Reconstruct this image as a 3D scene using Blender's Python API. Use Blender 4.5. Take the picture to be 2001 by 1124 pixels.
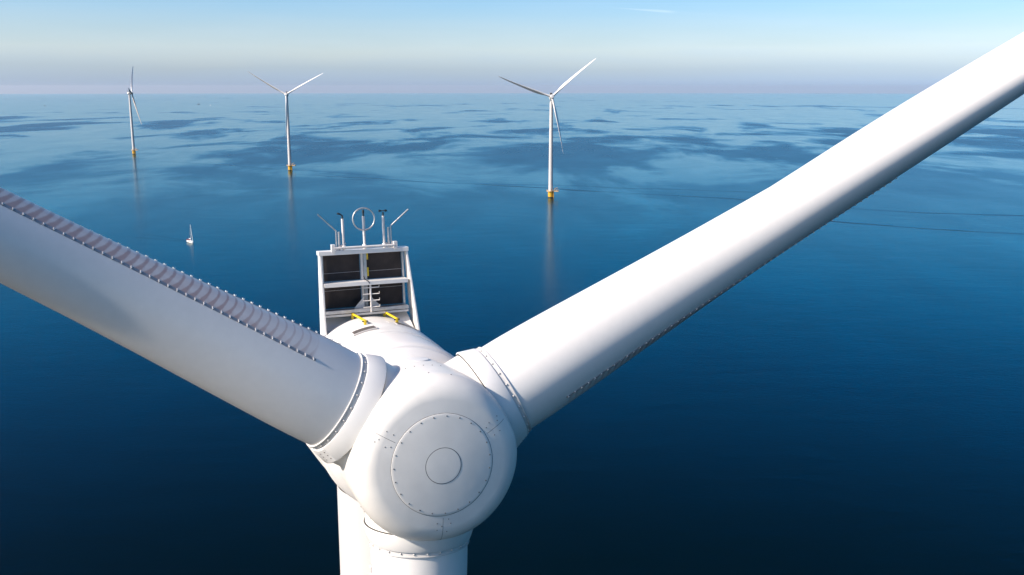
import bpy, bmesh, math, random
import numpy as np
from mathutils import Vector, Matrix
random.seed(4)
R_ = math.radians
for o in list(bpy.data.objects): bpy.data.objects.remove(o)
sc = bpy.context.scene
COL = sc.collection

# ---------------------------------------------------------------- camera
F_PX = 1900.0 / 2001.0
CAM_H = 103.0
PITCH = math.atan(391.0/1900.0)
cam = bpy.data.cameras.new('camera'); cam.sensor_width = 36.0; cam.lens = 36.0*F_PX
cam.sensor_fit = 'HORIZONTAL'; cam.clip_start = 0.3; cam.clip_end = 120000.0
cam_o = bpy.data.objects.new('camera', cam); COL.objects.link(cam_o)
cam_o.location = (0, 0, CAM_H); cam_o.rotation_euler = (math.pi/2 - PITCH, R_(0.0), 0)
sc.camera = cam_o

# ---------------------------------------------------------------- sun and sky
SUN_DIR = Vector((-0.764, -0.352, 0.568)).normalized()     # towards the sun
EL = math.asin(SUN_DIR.z); AZ = math.atan2(SUN_DIR.x, SUN_DIR.y)
world = bpy.data.worlds.new('World'); sc.world = world; world.use_nodes = True
SKY_STRENGTH = 0.15
def build_world():
    nt = world.node_tree; N = nt.nodes; L = nt.links
    for n in list(N): N.remove(n)
    out = N.new('ShaderNodeOutputWorld'); bg = N.new('ShaderNodeBackground')
    sky = N.new('ShaderNodeTexSky'); sky.sky_type = 'NISHITA'; sky.sun_disc = False
    sky.sun_elevation = EL; sky.sun_rotation = AZ
    sky.air_density = 1.0; sky.dust_density = 1.0; sky.ozone_density = 2.0; sky.altitude = 100
    tc = N.new('ShaderNodeTexCoord'); sep = N.new('ShaderNodeSeparateXYZ')
    L.new(tc.outputs['Generated'], sep.inputs[0])
    asn = N.new('ShaderNodeMath'); asn.operation = 'ARCSINE'; L.new(sep.outputs['Z'], asn.inputs[0])
    mpn = N.new('ShaderNodeMapping'); mpn.inputs['Scale'].default_value = (5, 5, 46); L.new(tc.outputs['Generated'], mpn.inputs[0])
    hz = N.new('ShaderNodeTexNoise'); hz.inputs['Scale'].default_value = 1.0; hz.inputs['Detail'].default_value = 4; L.new(mpn.outputs[0], hz.inputs[0])
    wob = N.new('ShaderNodeMath'); wob.operation = 'MULTIPLY_ADD'; wob.inputs[1].default_value = R_(1.5); wob.inputs[2].default_value = -R_(.75); L.new(hz.outputs[0], wob.inputs[0])
    amp = N.new('ShaderNodeMapRange'); L.new(asn.outputs[0], amp.inputs[0]); amp.inputs[1].default_value = 0; amp.inputs[2].default_value = R_(2)
    wm = N.new('ShaderNodeMath'); wm.operation = 'MULTIPLY'; L.new(wob.outputs[0], wm.inputs[0]); L.new(amp.outputs[0], wm.inputs[1])
    ev = N.new('ShaderNodeMath'); ev.operation = 'ADD'; L.new(asn.outputs[0], ev.inputs[0]); L.new(wm.outputs[0], ev.inputs[1])
    deg = N.new('ShaderNodeMath'); deg.operation = 'MULTIPLY'; deg.inputs[1].default_value = 1/R_(90); L.new(ev.outputs[0], deg.inputs[0])
    ramp = N.new('ShaderNodeValToRGB'); cr = ramp.color_ramp; cr.interpolation = 'LINEAR'
    stops = SKY_TINT
    while len(cr.elements) < len(stops): cr.elements.new(0.5)
    for e, (p, c) in zip(cr.elements, stops): e.position = p/90.0; e.color = (*c, 1)
    L.new(deg.outputs[0], ramp.inputs[0])
    mul = N.new('ShaderNodeMix'); mul.data_type = 'RGBA'; mul.blend_type = 'MULTIPLY'; mul.inputs[0].default_value = 1.0
    mul.clamp_result = False
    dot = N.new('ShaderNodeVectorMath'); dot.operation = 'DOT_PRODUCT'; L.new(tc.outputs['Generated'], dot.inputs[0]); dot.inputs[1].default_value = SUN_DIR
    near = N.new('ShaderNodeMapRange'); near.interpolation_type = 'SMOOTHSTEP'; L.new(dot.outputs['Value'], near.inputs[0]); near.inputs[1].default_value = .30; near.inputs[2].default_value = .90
    tint = N.new('ShaderNodeMix'); tint.data_type = 'RGBA'; L.new(near.outputs[0], tint.inputs[0]); L.new(ramp.outputs[0], tint.inputs[6]); tint.inputs[7].default_value = (*AUREOLE_FILL, 1)
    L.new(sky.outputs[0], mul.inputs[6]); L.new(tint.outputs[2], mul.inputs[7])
    # a faint dissolving contrail, high and far
    az = N.new('ShaderNodeMath'); az.operation = 'ARCTAN2'; L.new(sep.outputs['X'], az.inputs[0]); L.new(sep.outputs['Y'], az.inputs[1])
    def m(op, a, b=None, c=None):
        n = N.new('ShaderNodeMath'); n.operation = op
        for i, v in enumerate((a, b, c)):
            if v is None: continue
            if isinstance(v, (int, float)): n.inputs[i].default_value = v
            else: L.new(v, n.inputs[i])
        return n.outputs[0]
    def mr(v, a, b, c, d):
        n = N.new('ShaderNodeMapRange'); n.interpolation_type = 'SMOOTHSTEP'; L.new(v, n.inputs[0])
        for i, q in enumerate((a, b, c, d)): n.inputs[i+1].default_value = q
        return n.outputs[0]
    A0 = math.atan(190/1900); E0 = R_(11.63) - 0 and (math.atan((562-16)/1900) - PITCH)
    line = m('ADD', m('MULTIPLY', m('SUBTRACT', az.outputs[0], A0), -0.078), E0)
    dlt = m('ABSOLUTE', m('SUBTRACT', asn.outputs[0], line))
    wid = mr(az.outputs[0], A0, A0+0.055, 0.0005, 0.0018)
    core = m('SUBTRACT', 1.0, m('MINIMUM', m('DIVIDE', dlt, wid), 1.0))
    along = m('MULTIPLY', mr(az.outputs[0], A0-0.02, A0+0.045, 0, 1), mr(az.outputs[0], A0+0.050, A0+0.066, 1, 0.12))
    tail = mr(az.outputs[0], A0+0.07, A0+0.15, 1, 0)
    f = m('MULTIPLY', m('MULTIPLY', core, along), m('MULTIPLY', tail, 0.10))
    add = N.new('ShaderNodeMix'); add.data_type = 'RGBA'; add.blend_type = 'MIX'
    L.new(f, add.inputs[0]); L.new(mul.outputs[2], add.inputs[6]); add.inputs[7].default_value = (10, 9.4, 9.0, 1)
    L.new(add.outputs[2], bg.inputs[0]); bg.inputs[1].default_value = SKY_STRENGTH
    L.new(bg.outputs[0], out.inputs[0])
# tint of the clear-day sky by elevation in degrees: pale haze at the horizon, deep blue higher up
SKY_TINT = [(0.0, (.61, .83, 1.44)), (1.0, (.59, .72, 1.07)), (2.0, (.72, .78, .98)), (3.0, (.63, .71, .88)), (5.0, (.48, .65, .85)),
            (5.7, (.14, .60, .84)), (6.8, (.01, .58, .88)), (11.0, (.0, .56, .86)), (16.0, (.0, .50, .90)), (21.0, (.0, .24, .46)), (27.0, (.004, .052, .098)), (38.0, (.006, .055, .11)), (62.0, (.14, .48, .95)), (90.0, (.16, .52, 1.0))]
AUREOLE_FILL = (1.30, 1.26, 1.28)       # sky round the sun, whitened and brightened as fill for hub and left blade
build_world()
sun = bpy.data.lights.new('sun', 'SUN'); sun.energy = 5.0; sun.angle = R_(0.53); sun.color = (1.0, 0.87, 0.75)
sun_o = bpy.data.objects.new('sun', sun); COL.objects.link(sun_o)
sun_o.rotation_euler = SUN_DIR.to_track_quat('Z', 'Y').to_euler()
sc.view_settings.view_transform = 'Standard'; sc.view_settings.look = 'None'
sc.view_settings.exposure = 0.50; sc.view_settings.gamma = 1.0
try: sc.view_settings.use_curve_mapping = False
except Exception: pass
sc.render.engine = 'CYCLES'
sc.cycles.use_denoising = True
sc.cycles.max_bounces = 8; sc.cycles.caustics_reflective = False; sc.cycles.caustics_refractive = False

# ---------------------------------------------------------------- helpers
class MB:
    """collects faces and links them as one mesh object"""
    def __init__(s): s.v = []; s.f = []; s.sm = []
    def add(s, V, Fc, smooth=False):
        n = len(s.v); s.v += [tuple(p) for p in V]
        for f in Fc: s.f.append(tuple(i+n for i in f)); s.sm.append(smooth)
    def box(s, c, d, M=None):
        x, y, z = d[0]/2, d[1]/2, d[2]/2
        V = [Vector((i*x, j*y, k*z)) for i in (-1, 1) for j in (-1, 1) for k in (-1, 1)]
        if M is not None: V = [M @ p for p in V]
        V = [p + Vector(c) for p in V]
        s.add(V, [(0,1,3,2),(4,6,7,5),(0,4,5,1),(2,3,7,6),(0,2,6,4),(1,5,7,3)])
    def hexa(s, V):   # 8 corners, bottom 4 then top 4
        s.add(V, [(0,3,2,1),(4,5,6,7),(0,1,5,4),(1,2,6,5),(2,3,7,6),(3,0,4,7)])
    def beam(s, p0, p1, w, h, up=(0,0,1)):
        p0, p1 = Vector(p0), Vector(p1); d = (p1-p0).normalized(); u = Vector(up)
        r = d.cross(u).normalized(); u = r.cross(d).normalized()
        V = [p + r*(a*w/2) + u*(b*h/2) for p in (p0, p1) for a, b in ((-1,-1),(1,-1),(1,1),(-1,1))]
        s.hexa(V)
    def tube(s, pts, rad, n=12, cap=True):
        pts = [Vector(p) for p in pts]; rr = rad if isinstance(rad, (list, tuple)) else [rad]*len(pts)
        V = []; prev = None
        for i, p in enumerate(pts):
            d = (pts[min(i+1, len(pts)-1)] - pts[max(i-1, 0)]).normalized()
            if prev is None:
                a = d.orthogonal().normalized()
            else:
                a = (prev - d*prev.dot(d)).normalized()
            prev = a; b = d.cross(a)
            V += [p + (a*math.cos(t)+b*math.sin(t))*rr[i] for t in (2*math.pi*k/n for k in range(n))]
        Fc = [(i*n+k, i*n+(k+1) % n, (i+1)*n+(k+1) % n, (i+1)*n+k) for i in range(len(pts)-1) for k in range(n)]
        s.add(V, Fc, True)
        if cap:
            s.add(V[:n], [tuple(range(n))[::-1]]); s.add(V[-n:], [tuple(range(n))])
    def lathe(s, prof, O, ax, n=96, smooth=True, e1=None, closed=False):
        """prof: (radius, distance along ax); sharp corners by repeating a point"""
        O = Vector(O); ax = Vector(ax).normalized(); e1 = Vector(e1) if e1 else ax.orthogonal().normalized(); e2 = ax.cross(e1)
        segs = [[prof[0]]]
        for p, q in zip(prof, prof[1:]):
            if abs(p[0]-q[0])+abs(p[1]-q[1]) < 1e-7: segs.append([q])
            else: segs[-1].append(q)
        for sg in segs:
            if len(sg) < 2: continue
            V = [O + ax*h + (e1*math.cos(t)+e2*math.sin(t))*r for r, h in sg for t in (2*math.pi*k/n for k in range(n))]
            Fc = [(i*n+k, i*n+(k+1) % n, (i+1)*n+(k+1) % n, (i+1)*n+k) for i in range(len(sg)-1) for k in range(n)]
            s.add(V, Fc, smooth)
    def poly_prism(s, pts, off):
        n = len(pts); off = Vector(off); pts = [Vector(p) for p in pts]
        s.add(pts + [p+off for p in pts], [tuple(range(n))[::-1], tuple(range(n, 2*n))] + [(i, (i+1) % n, n+(i+1) % n, n+i) for i in range(n)])
    def mesh(s, name, mat, fix=True):
        me = bpy.data.meshes.new(name); me.from_pydata(s.v, [], s.f); me.update()
        me.polygons.foreach_set('use_smooth', s.sm)
        if fix:
            bm = bmesh.new(); bm.from_mesh(me); bmesh.ops.remove_doubles(bm, verts=bm.verts, dist=1e-6) if False else None
            bmesh.ops.recalc_face_normals(bm, faces=bm.faces); bm.to_mesh(me); bm.free()
        if mat: me.materials.append(mat)
        return me
    def build(s, name, mat, parent=None, M=None):
        return link(name, s.mesh(name, mat), parent, M)
def link(name, me, parent=None, M=None):
    o = bpy.data.objects.new(name, me); COL.objects.link(o)
    if parent is not None: o.parent = parent
    if M is not None: o.matrix_local = M
    return o
def tag(o, label=None, cat=None, group=None, kind=None):
    for k, v in (('label', label), ('category', cat), ('group', group), ('kind', kind)):
        if v: o[k] = v
    return o
def empty(name, loc):
    o = bpy.data.objects.new(name, None); COL.objects.link(o); o.location = loc; o.empty_display_size = 1; return o
def bevel(o, w, seg=2):
    m = o.modifiers.new('bevel', 'BEVEL'); m.width = w; m.segments = seg; m.limit_method = 'ANGLE'; m.angle_limit = R_(40)
    return o

# ---------------------------------------------------------------- materials
def mat(name, col, rough=0.4, metal=0.0, noise=None, bump=None, spec=0.5):
    m = bpy.data.materials.new(name); m.use_nodes = True; nt = m.node_tree; N = nt.nodes; L = nt.links
    b = N['Principled BSDF']; b.inputs['Base Color'].default_value = (*col, 1); b.inputs['Roughness'].default_value = rough
    b.inputs['Metallic'].default_value = metal; b.inputs['Specular IOR Level'].default_value = spec
    tc = N.new('ShaderNodeTexCoord')
    if noise:
        sc_, amt, stretch = noise
        mp = N.new('ShaderNodeMapping'); mp.inputs['Scale'].default_value = stretch; L.new(tc.outputs['Object'], mp.inputs[0])
        n = N.new('ShaderNodeTexNoise'); n.inputs['Scale'].default_value = sc_; n.inputs['Detail'].default_value = 6; L.new(mp.outputs[0], n.inputs[0])
        r = N.new('ShaderNodeMapRange'); L.new(n.outputs[0], r.inputs[0]); r.inputs[1].default_value = .3; r.inputs[2].default_value = .7
        r.inputs[3].default_value = 1-amt; r.inputs[4].default_value = 1.0
        mx = N.new('ShaderNodeMix'); mx.data_type = 'RGBA'; mx.blend_type = 'MULTIPLY'; mx.inputs[0].default_value = 1
        mx.inputs[6].default_value = (*col, 1); L.new(r.outputs[0], mx.inputs[7]); L.new(mx.outputs[2], b.inputs['Base Color'])
        r2 = N.new('ShaderNodeMapRange'); L.new(n.outputs[0], r2.inputs[0]); r2.inputs[3].default_value = rough*.85; r2.inputs[4].default_value = min(1, rough*1.2)
        L.new(r2.outputs[0], b.inputs['Roughness'])
    if bump:
        sc_, st = bump
        n = N.new('ShaderNodeTexNoise'); n.inputs['Scale'].default_value = sc_; n.inputs['Detail'].default_value = 3; L.new(tc.outputs['Object'], n.inputs[0])
        bp = N.new('ShaderNodeBump'); bp.inputs['Strength'].default_value = st; bp.inputs['Distance'].default_value = .02; L.new(n.outputs[0], bp.inputs['Height']); L.new(bp.outputs[0], b.inputs['Normal'])
    return m
WHITE = (0.74, 0.72, 0.685)
M_white = mat('white_gelcoat', WHITE, .42, noise=(1.3, .06, (1, 1, 1)))
M_nose = mat('white_nose_gelcoat', (0.76, 0.735, 0.68), .40, noise=(2.0, .09, (1, 1, 1)), bump=(1.6, .25))
M_canopy = mat('canopy_white', (0.78, 0.765, 0.72), .5, noise=(2.2, .16, (1, 1, 1)))
M_tower = mat('tower_white', (0.54, 0.525, 0.51), .45, noise=(.6, .05, (1, 1, .2)))
M_collar = mat('collar_grey_white', (0.72, 0.71, 0.68), .38, noise=(2.0, .06, (1, 1, 1)))
M_galv = mat('galvanised_steel', (0.55, 0.53, 0.52), .38, .7, noise=(8, .25, (1, 1, 1)))
M_frame = mat('pale_frame_paint', (0.68, 0.65, 0.62), .5, noise=(4, .15, (1, 1, 1)))
M_dark = mat('dark_gap', (0.03, 0.028, 0.027), .7, noise=(6, .2, (1, 1, 1)))
M_bolt = mat('bolt_steel', (0.16, 0.15, 0.14), .35, .8, noise=(30, .2, (1, 1, 1)))
M_boltw = mat('bolt_cap_white', (0.62, 0.6, 0.57), .35, noise=(30, .2, (1, 1, 1)))
M_yellow = mat('safety_yellow', (0.80, 0.56, 0.02), .45, noise=(9, .2, (1, 1, 1)))
M_sensor = mat('black_sensor', (0.02, 0.02, 0.022), .4, noise=(20, .2, (1, 1, 1)))
M_trans = mat('transition_yellow', (0.72, 0.38, 0.012), .5, noise=(.5, .2, (1, 1, .3)))
M_plat = mat('platform_paint', (0.70, 0.47, 0.22), .6, noise=(.8, .25, (1, 1, 1)))
M_grate = mat('grey_deck_grating', (0.28, 0.24, 0.2), .7, noise=(1.5, .25, (1, 1, 1)))
M_algae = mat('dark_splash_zone', (0.05, 0.045, 0.03), .6, noise=(1, .3, (1, 1, 1)))
M_sail = mat('sailcloth', (0.75, 0.73, 0.70), .8, noise=(2, .1, (1, 1, 1)))
M_hull = mat('boat_gelcoat', (0.80, 0.79, 0.76), .3, noise=(1, .05, (1, 1, 1)))
M_red = mat('red_canvas', (0.35, 0.03, 0.05), .7, noise=(3, .2, (1, 1, 1)))
M_teak = mat('boat_deck', (0.45, 0.36, 0.25), .7, noise=(3, .25, (1, 1, 1)))
M_glass = mat('boat_window', (0.02, 0.03, 0.04), .1, noise=(3, .2, (1, 1, 1)))
M_shiphull = mat('ship_hull_paint', (0.07, 0.08, 0.10), .5, noise=(.4, .3, (1, 1, 1)))

def radiator_material():
    m = bpy.data.materials.new('radiator_core'); m.use_nodes = True; N = m.node_tree.nodes; L = m.node_tree.links
    b = N['Principled BSDF']; b.inputs['Roughness'].default_value = .6
    tc = N.new('ShaderNodeTexCoord')
    w = N.new('ShaderNodeTexWave'); w.bands_direction = 'Z'; w.inputs['Scale'].default_value = 14; w.inputs['Distortion'].default_value = .2; L.new(tc.outputs['Object'], w.inputs[0])
    n = N.new('ShaderNodeTexNoise'); n.inputs['Scale'].default_value = 3.0; n.inputs['Detail'].default_value = 5; L.new(tc.outputs['Object'], n.inputs[0])
    r = N.new('ShaderNodeValToRGB'); r.color_ramp.elements[0].color = (.020, .0145, .014, 1); r.color_ramp.elements[1].color = (.045, .032, .031, 1)
    r.color_ramp.elements[0].position = .35; r.color_ramp.elements[1].position = .7
    L.new(n.outputs[0], r.inputs[0]); L.new(r.outputs[0], b.inputs['Base Color'])
    bp = N.new('ShaderNodeBump'); bp.inputs['Strength'].default_value = .5; bp.inputs['Distance'].default_value = .01
    L.new(w.outputs[1], bp.inputs['Height']); L.new(bp.outputs[0], b.inputs['Normal'])
    return m
M_rad = radiator_material()
def grille_material():
    m = bpy.data.materials.new('vent_grille_slats'); m.use_nodes = True; N = m.node_tree.nodes; L = m.node_tree.links
    b = N['Principled BSDF']; b.inputs['Roughness'].default_value = .5
    tc = N.new('ShaderNodeTexCoord'); w = N.new('ShaderNodeTexWave'); w.bands_direction = 'Y'; w.inputs['Scale'].default_value = 9.5; L.new(tc.outputs['Object'], w.inputs[0])
    r = N.new('ShaderNodeValToRGB'); r.color_ramp.elements[0].color = (.03, .026, .024, 1); r.color_ramp.elements[1].color = (.17, .15, .14, 1)
    L.new(w.outputs[1], r.inputs[0]); L.new(r.outputs[0], b.inputs['Base Color']); return m
M_grille = grille_material()

VG_T0, VG_T1, VG_PITCH = R_(49), R_(105), 0.19
def blade_material():
    """white gelcoat; between the two vortex generator rows the skin is soiled in repeating crescents"""
    m = bpy.data.materials.new('blade_gelcoat'); m.use_nodes = True; N = m.node_tree.nodes; L = m.node_tree.links
    b = N['Principled BSDF']; b.inputs['Roughness'].default_value = .36
    def at(n):
        a = N.new('ShaderNodeAttribute'); a.attribute_name = n; return a.outputs['Fac']
    def mt(op, a, c=None, d=None):
        n = N.new('ShaderNodeMath'); n.operation = op
        for i, v in enumerate((a, c, d)):
            if v is None: continue
            if isinstance(v, (int, float)): n.inputs[i].default_value = v
            else: L.new(v, n.inputs[i])
        return n.outputs[0]
    def mr(v, a, c, d=0.0, e=1.0):
        n = N.new('ShaderNodeMapRange'); n.interpolation_type = 'SMOOTHSTEP'; L.new(v, n.inputs[0])
        for i, q in enumerate((a, c, d, e)): n.inputs[i+1].default_value = q
        return n.outputs[0]
    span, th, suc = at('span'), at('theta'), at('suction')
    tc = N.new('ShaderNodeTexCoord')
    n1 = N.new('ShaderNodeTexNoise'); n1.inputs['Scale'].default_value = 5; n1.inputs['Detail'].default_value = 5; L.new(tc.outputs['Object'], n1.inputs[0])
    n2 = N.new('ShaderNodeTexNoise'); n2.inputs['Scale'].default_value = 22; n2.inputs['Detail'].default_value = 3; L.new(tc.outputs['Object'], n2.inputs[0])
    w = mt('DIVIDE', mt('SUBTRACT', th, VG_T0), VG_T1-VG_T0)
    c = mt('SUBTRACT', 1.0, mt('POWER', mt('ABSOLUTE', mt('SUBTRACT', mt('MULTIPLY', w, 2.0), 1.0)), 2.0))
    ph = mt('DIVIDE', mt('ADD', mt('ADD', span, mt('MULTIPLY', c, 0.13)), mt('MULTIPLY', n2.outputs[0], 0.03)), VG_PITCH)
    tri = mt('MULTIPLY', mt('ABSOLUTE', mt('SUBTRACT', mt('FRACT', ph), 0.5)), 2.0)
    thick = mt('ADD', mr(c, 0.0, 1.0, 0.45, 0.0), mr(span, 4.0, 9.5, .34, .66))        # crescents merge near the rows, thin in the middle
    arc = mt('SUBTRACT', 1.0, mt('MINIMUM', mt('DIVIDE', tri, thick), 1.0))
    arc = mr(arc, 0.0, 0.7)
    inside = mt('MULTIPLY', suc, mt('MULTIPLY', mr(w, 0.0, 0.05), mr(w, 0.90, 1.02, 1, 0)))
    grow = mt('MULTIPLY', mr(span, 3.3, 6.0), mr(span, 12, 14, 1, 0))
    rootfade = mr(span, 3.3, 3.5)
    edge = mr(w, 0.25, 0.0)                    # soiling is heaviest by the front row
    amt = mt('MULTIPLY', mt('ADD', mt('MULTIPLY', arc, 0.62), mt('ADD', mt('MULTIPLY', edge, .22), mt('MULTIPLY', n1.outputs[0], 0.62))), inside)
    amt = mt('MULTIPLY', amt, mt('ADD', mt('MULTIPLY', grow, 0.45), 0.45))
    amt = mt('MINIMUM', mt('MULTIPLY', amt, rootfade), 0.85)
    mx = N.new('ShaderNodeMix'); mx.data_type = 'RGBA'; L.new(amt, mx.inputs[0])
    mx.inputs[6].default_value = (*WHITE, 1); mx.inputs[7].default_value = (0.40, 0.27, 0.245, 1)
    r = N.new('ShaderNodeMapRange'); L.new(n1.outputs[0], r.inputs[0]); r.inputs[1].default_value = .3; r.inputs[2].default_value = .7; r.inputs[3].default_value = .965; r.inputs[4].default_value = 1
    m2 = N.new('ShaderNodeMix'); m2.data_type = 'RGBA'; m2.blend_type = 'MULTIPLY'; m2.inputs[0].default_value = 1
    L.new(mx.outputs[2], m2.inputs[6]); L.new(r.outputs[0], m2.inputs[7]); L.new(m2.outputs[2], b.inputs['Base Color'])
    return m
M_blade = blade_material()

# ---------------------------------------------------------------- sea
EARTH_R = 6371000.0
def drop(x, y): return -(x*x+y*y)/(2*EARTH_R)
def sea_material():
    m = bpy.data.materials.new('sea_water'); m.use_nodes = True; N = m.node_tree.nodes; L = m.node_tree.links
    b = N['Principled BSDF']
    b.inputs['IOR'].default_value = 1.333; b.inputs['Specular IOR Level'].default_value = 0.5
    g = N.new('ShaderNodeNewGeometry')
    def mt(op, a, c=None, d=None):
        n = N.new('ShaderNodeMath'); n.operation = op
        for i, v in enumerate((a, c, d)):
            if v is None: continue
            if isinstance(v, (int, float)): n.inputs[i].default_value = v
            else: L.new(v, n.inputs[i])
        return n.outputs[0]
    def mr(v, a, c, d=0.0, e=1.0, it='SMOOTHSTEP'):
        n = N.new('ShaderNodeMapRange'); n.interpolation_type = it; L.new(v, n.inputs[0])
        for i, q in enumerate((a, c, d, e)): n.inputs[i+1].default_value = q
        return n.outputs[0]
    def noise(scale, det=4, rough=.5, dist=0.0, off=(0, 0, 0), src=None):
        mp = N.new('ShaderNodeMapping'); mp.inputs['Scale'].default_value = scale; mp.inputs['Location'].default_value = off
        L.new(src or g.outputs['Position'], mp.inputs[0])
        n = N.new('ShaderNodeTexNoise'); n.inputs['Scale'].default_value = 1.0; n.inputs['Detail'].default_value = det
        n.inputs['Roughness'].default_value = rough; n.inputs['Distortion'].default_value = dist; L.new(mp.outputs[0], n.inputs[0]); return n.outputs[0]
    sep = N.new('ShaderNodeSeparateXYZ'); L.new(g.outputs['Position'], sep.inputs[0])
    X, Y = sep.outputs['X'], sep.outputs['Y']
    # slicks: smooth water among rippled water, wider apart close in, spreading further out
    n1 = noise((1/190, 1/430, 1), 7, .56, .45, (22.90, 13.10, 0))
    n2 = noise((1/1500, 1/3200, 1), 4, .5, .6, (15.92, 14.80, 0))
    far = mr(mt('LOGARITHM', mt('MAXIMUM', Y, 100.0), 10.0), 2.75, 3.9, -0.075, 0.135)
    s = mt('ADD', mt('ADD', mt('MULTIPLY', n1, .62), mt('MULTIPLY', n2, .38)), far)
    slick = mr(s, SLICK[0], SLICK[1])
    n3 = noise((1/60, 1/150, 1), 4, .6, .4)
    lg = mt('LOGARITHM', mt('MAXIMUM', Y, 100.0), 10.0)
    breeze = mr(lg, 2.8, 3.35, ROUGH[0], ROUGH[1])
    rough = mt('ADD', mt('MULTIPLY', breeze, mt('SUBTRACT', 1.0, slick)), mt('MULTIPLY', slick, ROUGH[2]))
    rough = mt('ADD', rough, mt('MULTIPLY', mt('SUBTRACT', n3, .5), .10))
    # thin dark current lines crossing the sea, and the wake trailing behind the yacht
    wob = mt('MULTIPLY', mt('SUBTRACT', noise((1/240, 1/240, 1), 3), .5), 110.0)
    def cur(x0, y0, x1, y1, wd, dep=1.0):
        k = (y1-y0)/(x1-x0)
        yy = mt('ADD', mt('MULTIPLY', mt('SUBTRACT', X, x0), k), y0)
        d = mt('ABSOLUTE', mt('SUBTRACT', mt('ADD', Y, wob), yy))
        f = mr(d, wd*.4, wd, 1, 0)
        f = mt('MULTIPLY', f, mt('MULTIPLY', mr(X, x0-50, x0+50), mr(X, x1-50, x1+50, 1, 0)))
        return mt('MULTIPLY', f, dep)
    ln = cur(*CURRENTS[0])
    for c in CURRENTS[1:]: ln = mt('MAXIMUM', ln, cur(*c))
    def wake(x0, y0, x1, y1, wd, dep):       # the yacht's wake, two arms opening astern
        k = (y1-y0)/(x1-x0); d = mt('ABSOLUTE', mt('SUBTRACT', Y, mt('ADD', mt('MULTIPLY', mt('SUBTRACT', X, x0), k), y0)))
        return mt('MULTIPLY', mr(d, wd*.3, wd, dep, 0), mt('MULTIPLY', mr(X, x0, x0+70), mr(X, x1-2, x1, 1, 0)))
    wk = mt('MAXIMUM', wake(-300, 690, -219, 655.5, 2.2, .3), wake(-290, 712, -219, 657, 2.6, .25))
    br = noise((1/90, 1/60, 1), 3); ln = mt('MULTIPLY', ln, mr(br, .3, .55, .25, 1))
    rough = mt('ADD', rough, mt('MULTIPLY', mt('MAXIMUM', ln, wk), .18))
    nb = noise((1/700, 1/1300, 1), 4, .5, .5, (1, 9, 0))
    mx = N.new('ShaderNodeMix'); mx.data_type = 'RGBA'; L.new(mr(nb, .35, .65), mx.inputs[0])
    mx.inputs[6].default_value = (*BODY[0], 1); mx.inputs[7].default_value = (*BODY[1], 1)
    # ripples
    r1 = noise((.55, .9, 1), 4, .6, .3); r2 = noise((.11, .2, 1), 3, .55, .3)
    r3 = noise((1/34, 1/16, 1), 3, .5, .4)
    hgt = mt('ADD', mt('ADD', mt('MULTIPLY', r1, .9), mt('MULTIPLY', r2, .8)), mt('MULTIPLY', r3, 1.6))
    bp = N.new('ShaderNodeBump'); bp.inputs['Strength'].default_value = 1.0; bp.inputs['Distance'].default_value = RIPPLE
    L.new(hgt, bp.inputs['Height'])
    # blue-green water: a mirror coat that swallows part of the red, over a dark body
    N.remove(b); out = N['Material Output']
    df = N.new('ShaderNodeBsdfDiffuse'); L.new(mx.outputs[2], df.inputs['Color'])
    gl = N.new('ShaderNodeBsdfGlossy'); gl.inputs['Color'].default_value = (*COAT, 1); L.new(rough, gl.inputs['Roughness']); L.new(bp.outputs[0], gl.inputs['Normal'])
    fr = N.new('ShaderNodeFresnel'); fr.inputs['IOR'].default_value = 1.333; L.new(bp.outputs[0], fr.inputs['Normal'])
    fac = mt('MULTIPLY', fr.outputs[0], mr(rough, .08, .32, 1.0, .54, 'LINEAR'))
    ms = N.new('ShaderNodeMixShader'); L.new(fac, ms.inputs[0]); L.new(df.outputs[0], ms.inputs[1]); L.new(gl.outputs[0], ms.inputs[2]); L.new(ms.outputs[0], out.inputs['Surface'])
    return m
COAT = (.72, .91, 1.0)
SLICK = (.47, .56); ROUGH = (.17, .29, .12); RIPPLE = 0.06
BODY = ((0.0, .003, .005), (0.0, .004, .006))
CURRENTS = [(-240, 1170, 300, 850, 5.0, .75), (-230, 1120, 330, 950, 6.0, .35), (190, 800, 480, 630, 5.0, .9), (230, 880, 520, 740, 5.0, .6), (-520, 1400, -180, 1190, 6, .3)]
def sea():
    mb = MB(); n = 180
    rs = [0.0] + list(np.geomspace(20, 39000, 90)) 
    V = [(0, 0, 0)]
    for r in rs[1:]:
        for k in range(n):
            t = 2*math.pi*k/n; x, y = r*math.cos(t), r*math.sin(t); V.append((x, y, drop(x, y)))
    Fc = [(0, 1+k, 1+(k+1) % n) for k in range(n)]
    for i in range(len(rs)-2):
        for k in range(n):
            a = 1+i*n; Fc.append((a+k, a+n+k, a+n+(k+1) % n, a+(k+1) % n))
    mb.add(V, Fc, True)
    tag(mb.build('sea', sea_material()), kind='structure')
sea()

# ---------------------------------------------------------------- wind turbine parts
YAW, TILT, THETA0 = 0.35958, 0.07721, -0.05518
CONE, R_ROOT, L_ROOT = 0.04444, 1.112, 2.295
HUB_Z = CAM_H - 7.972
Q_TOWER = 2.6

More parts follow.
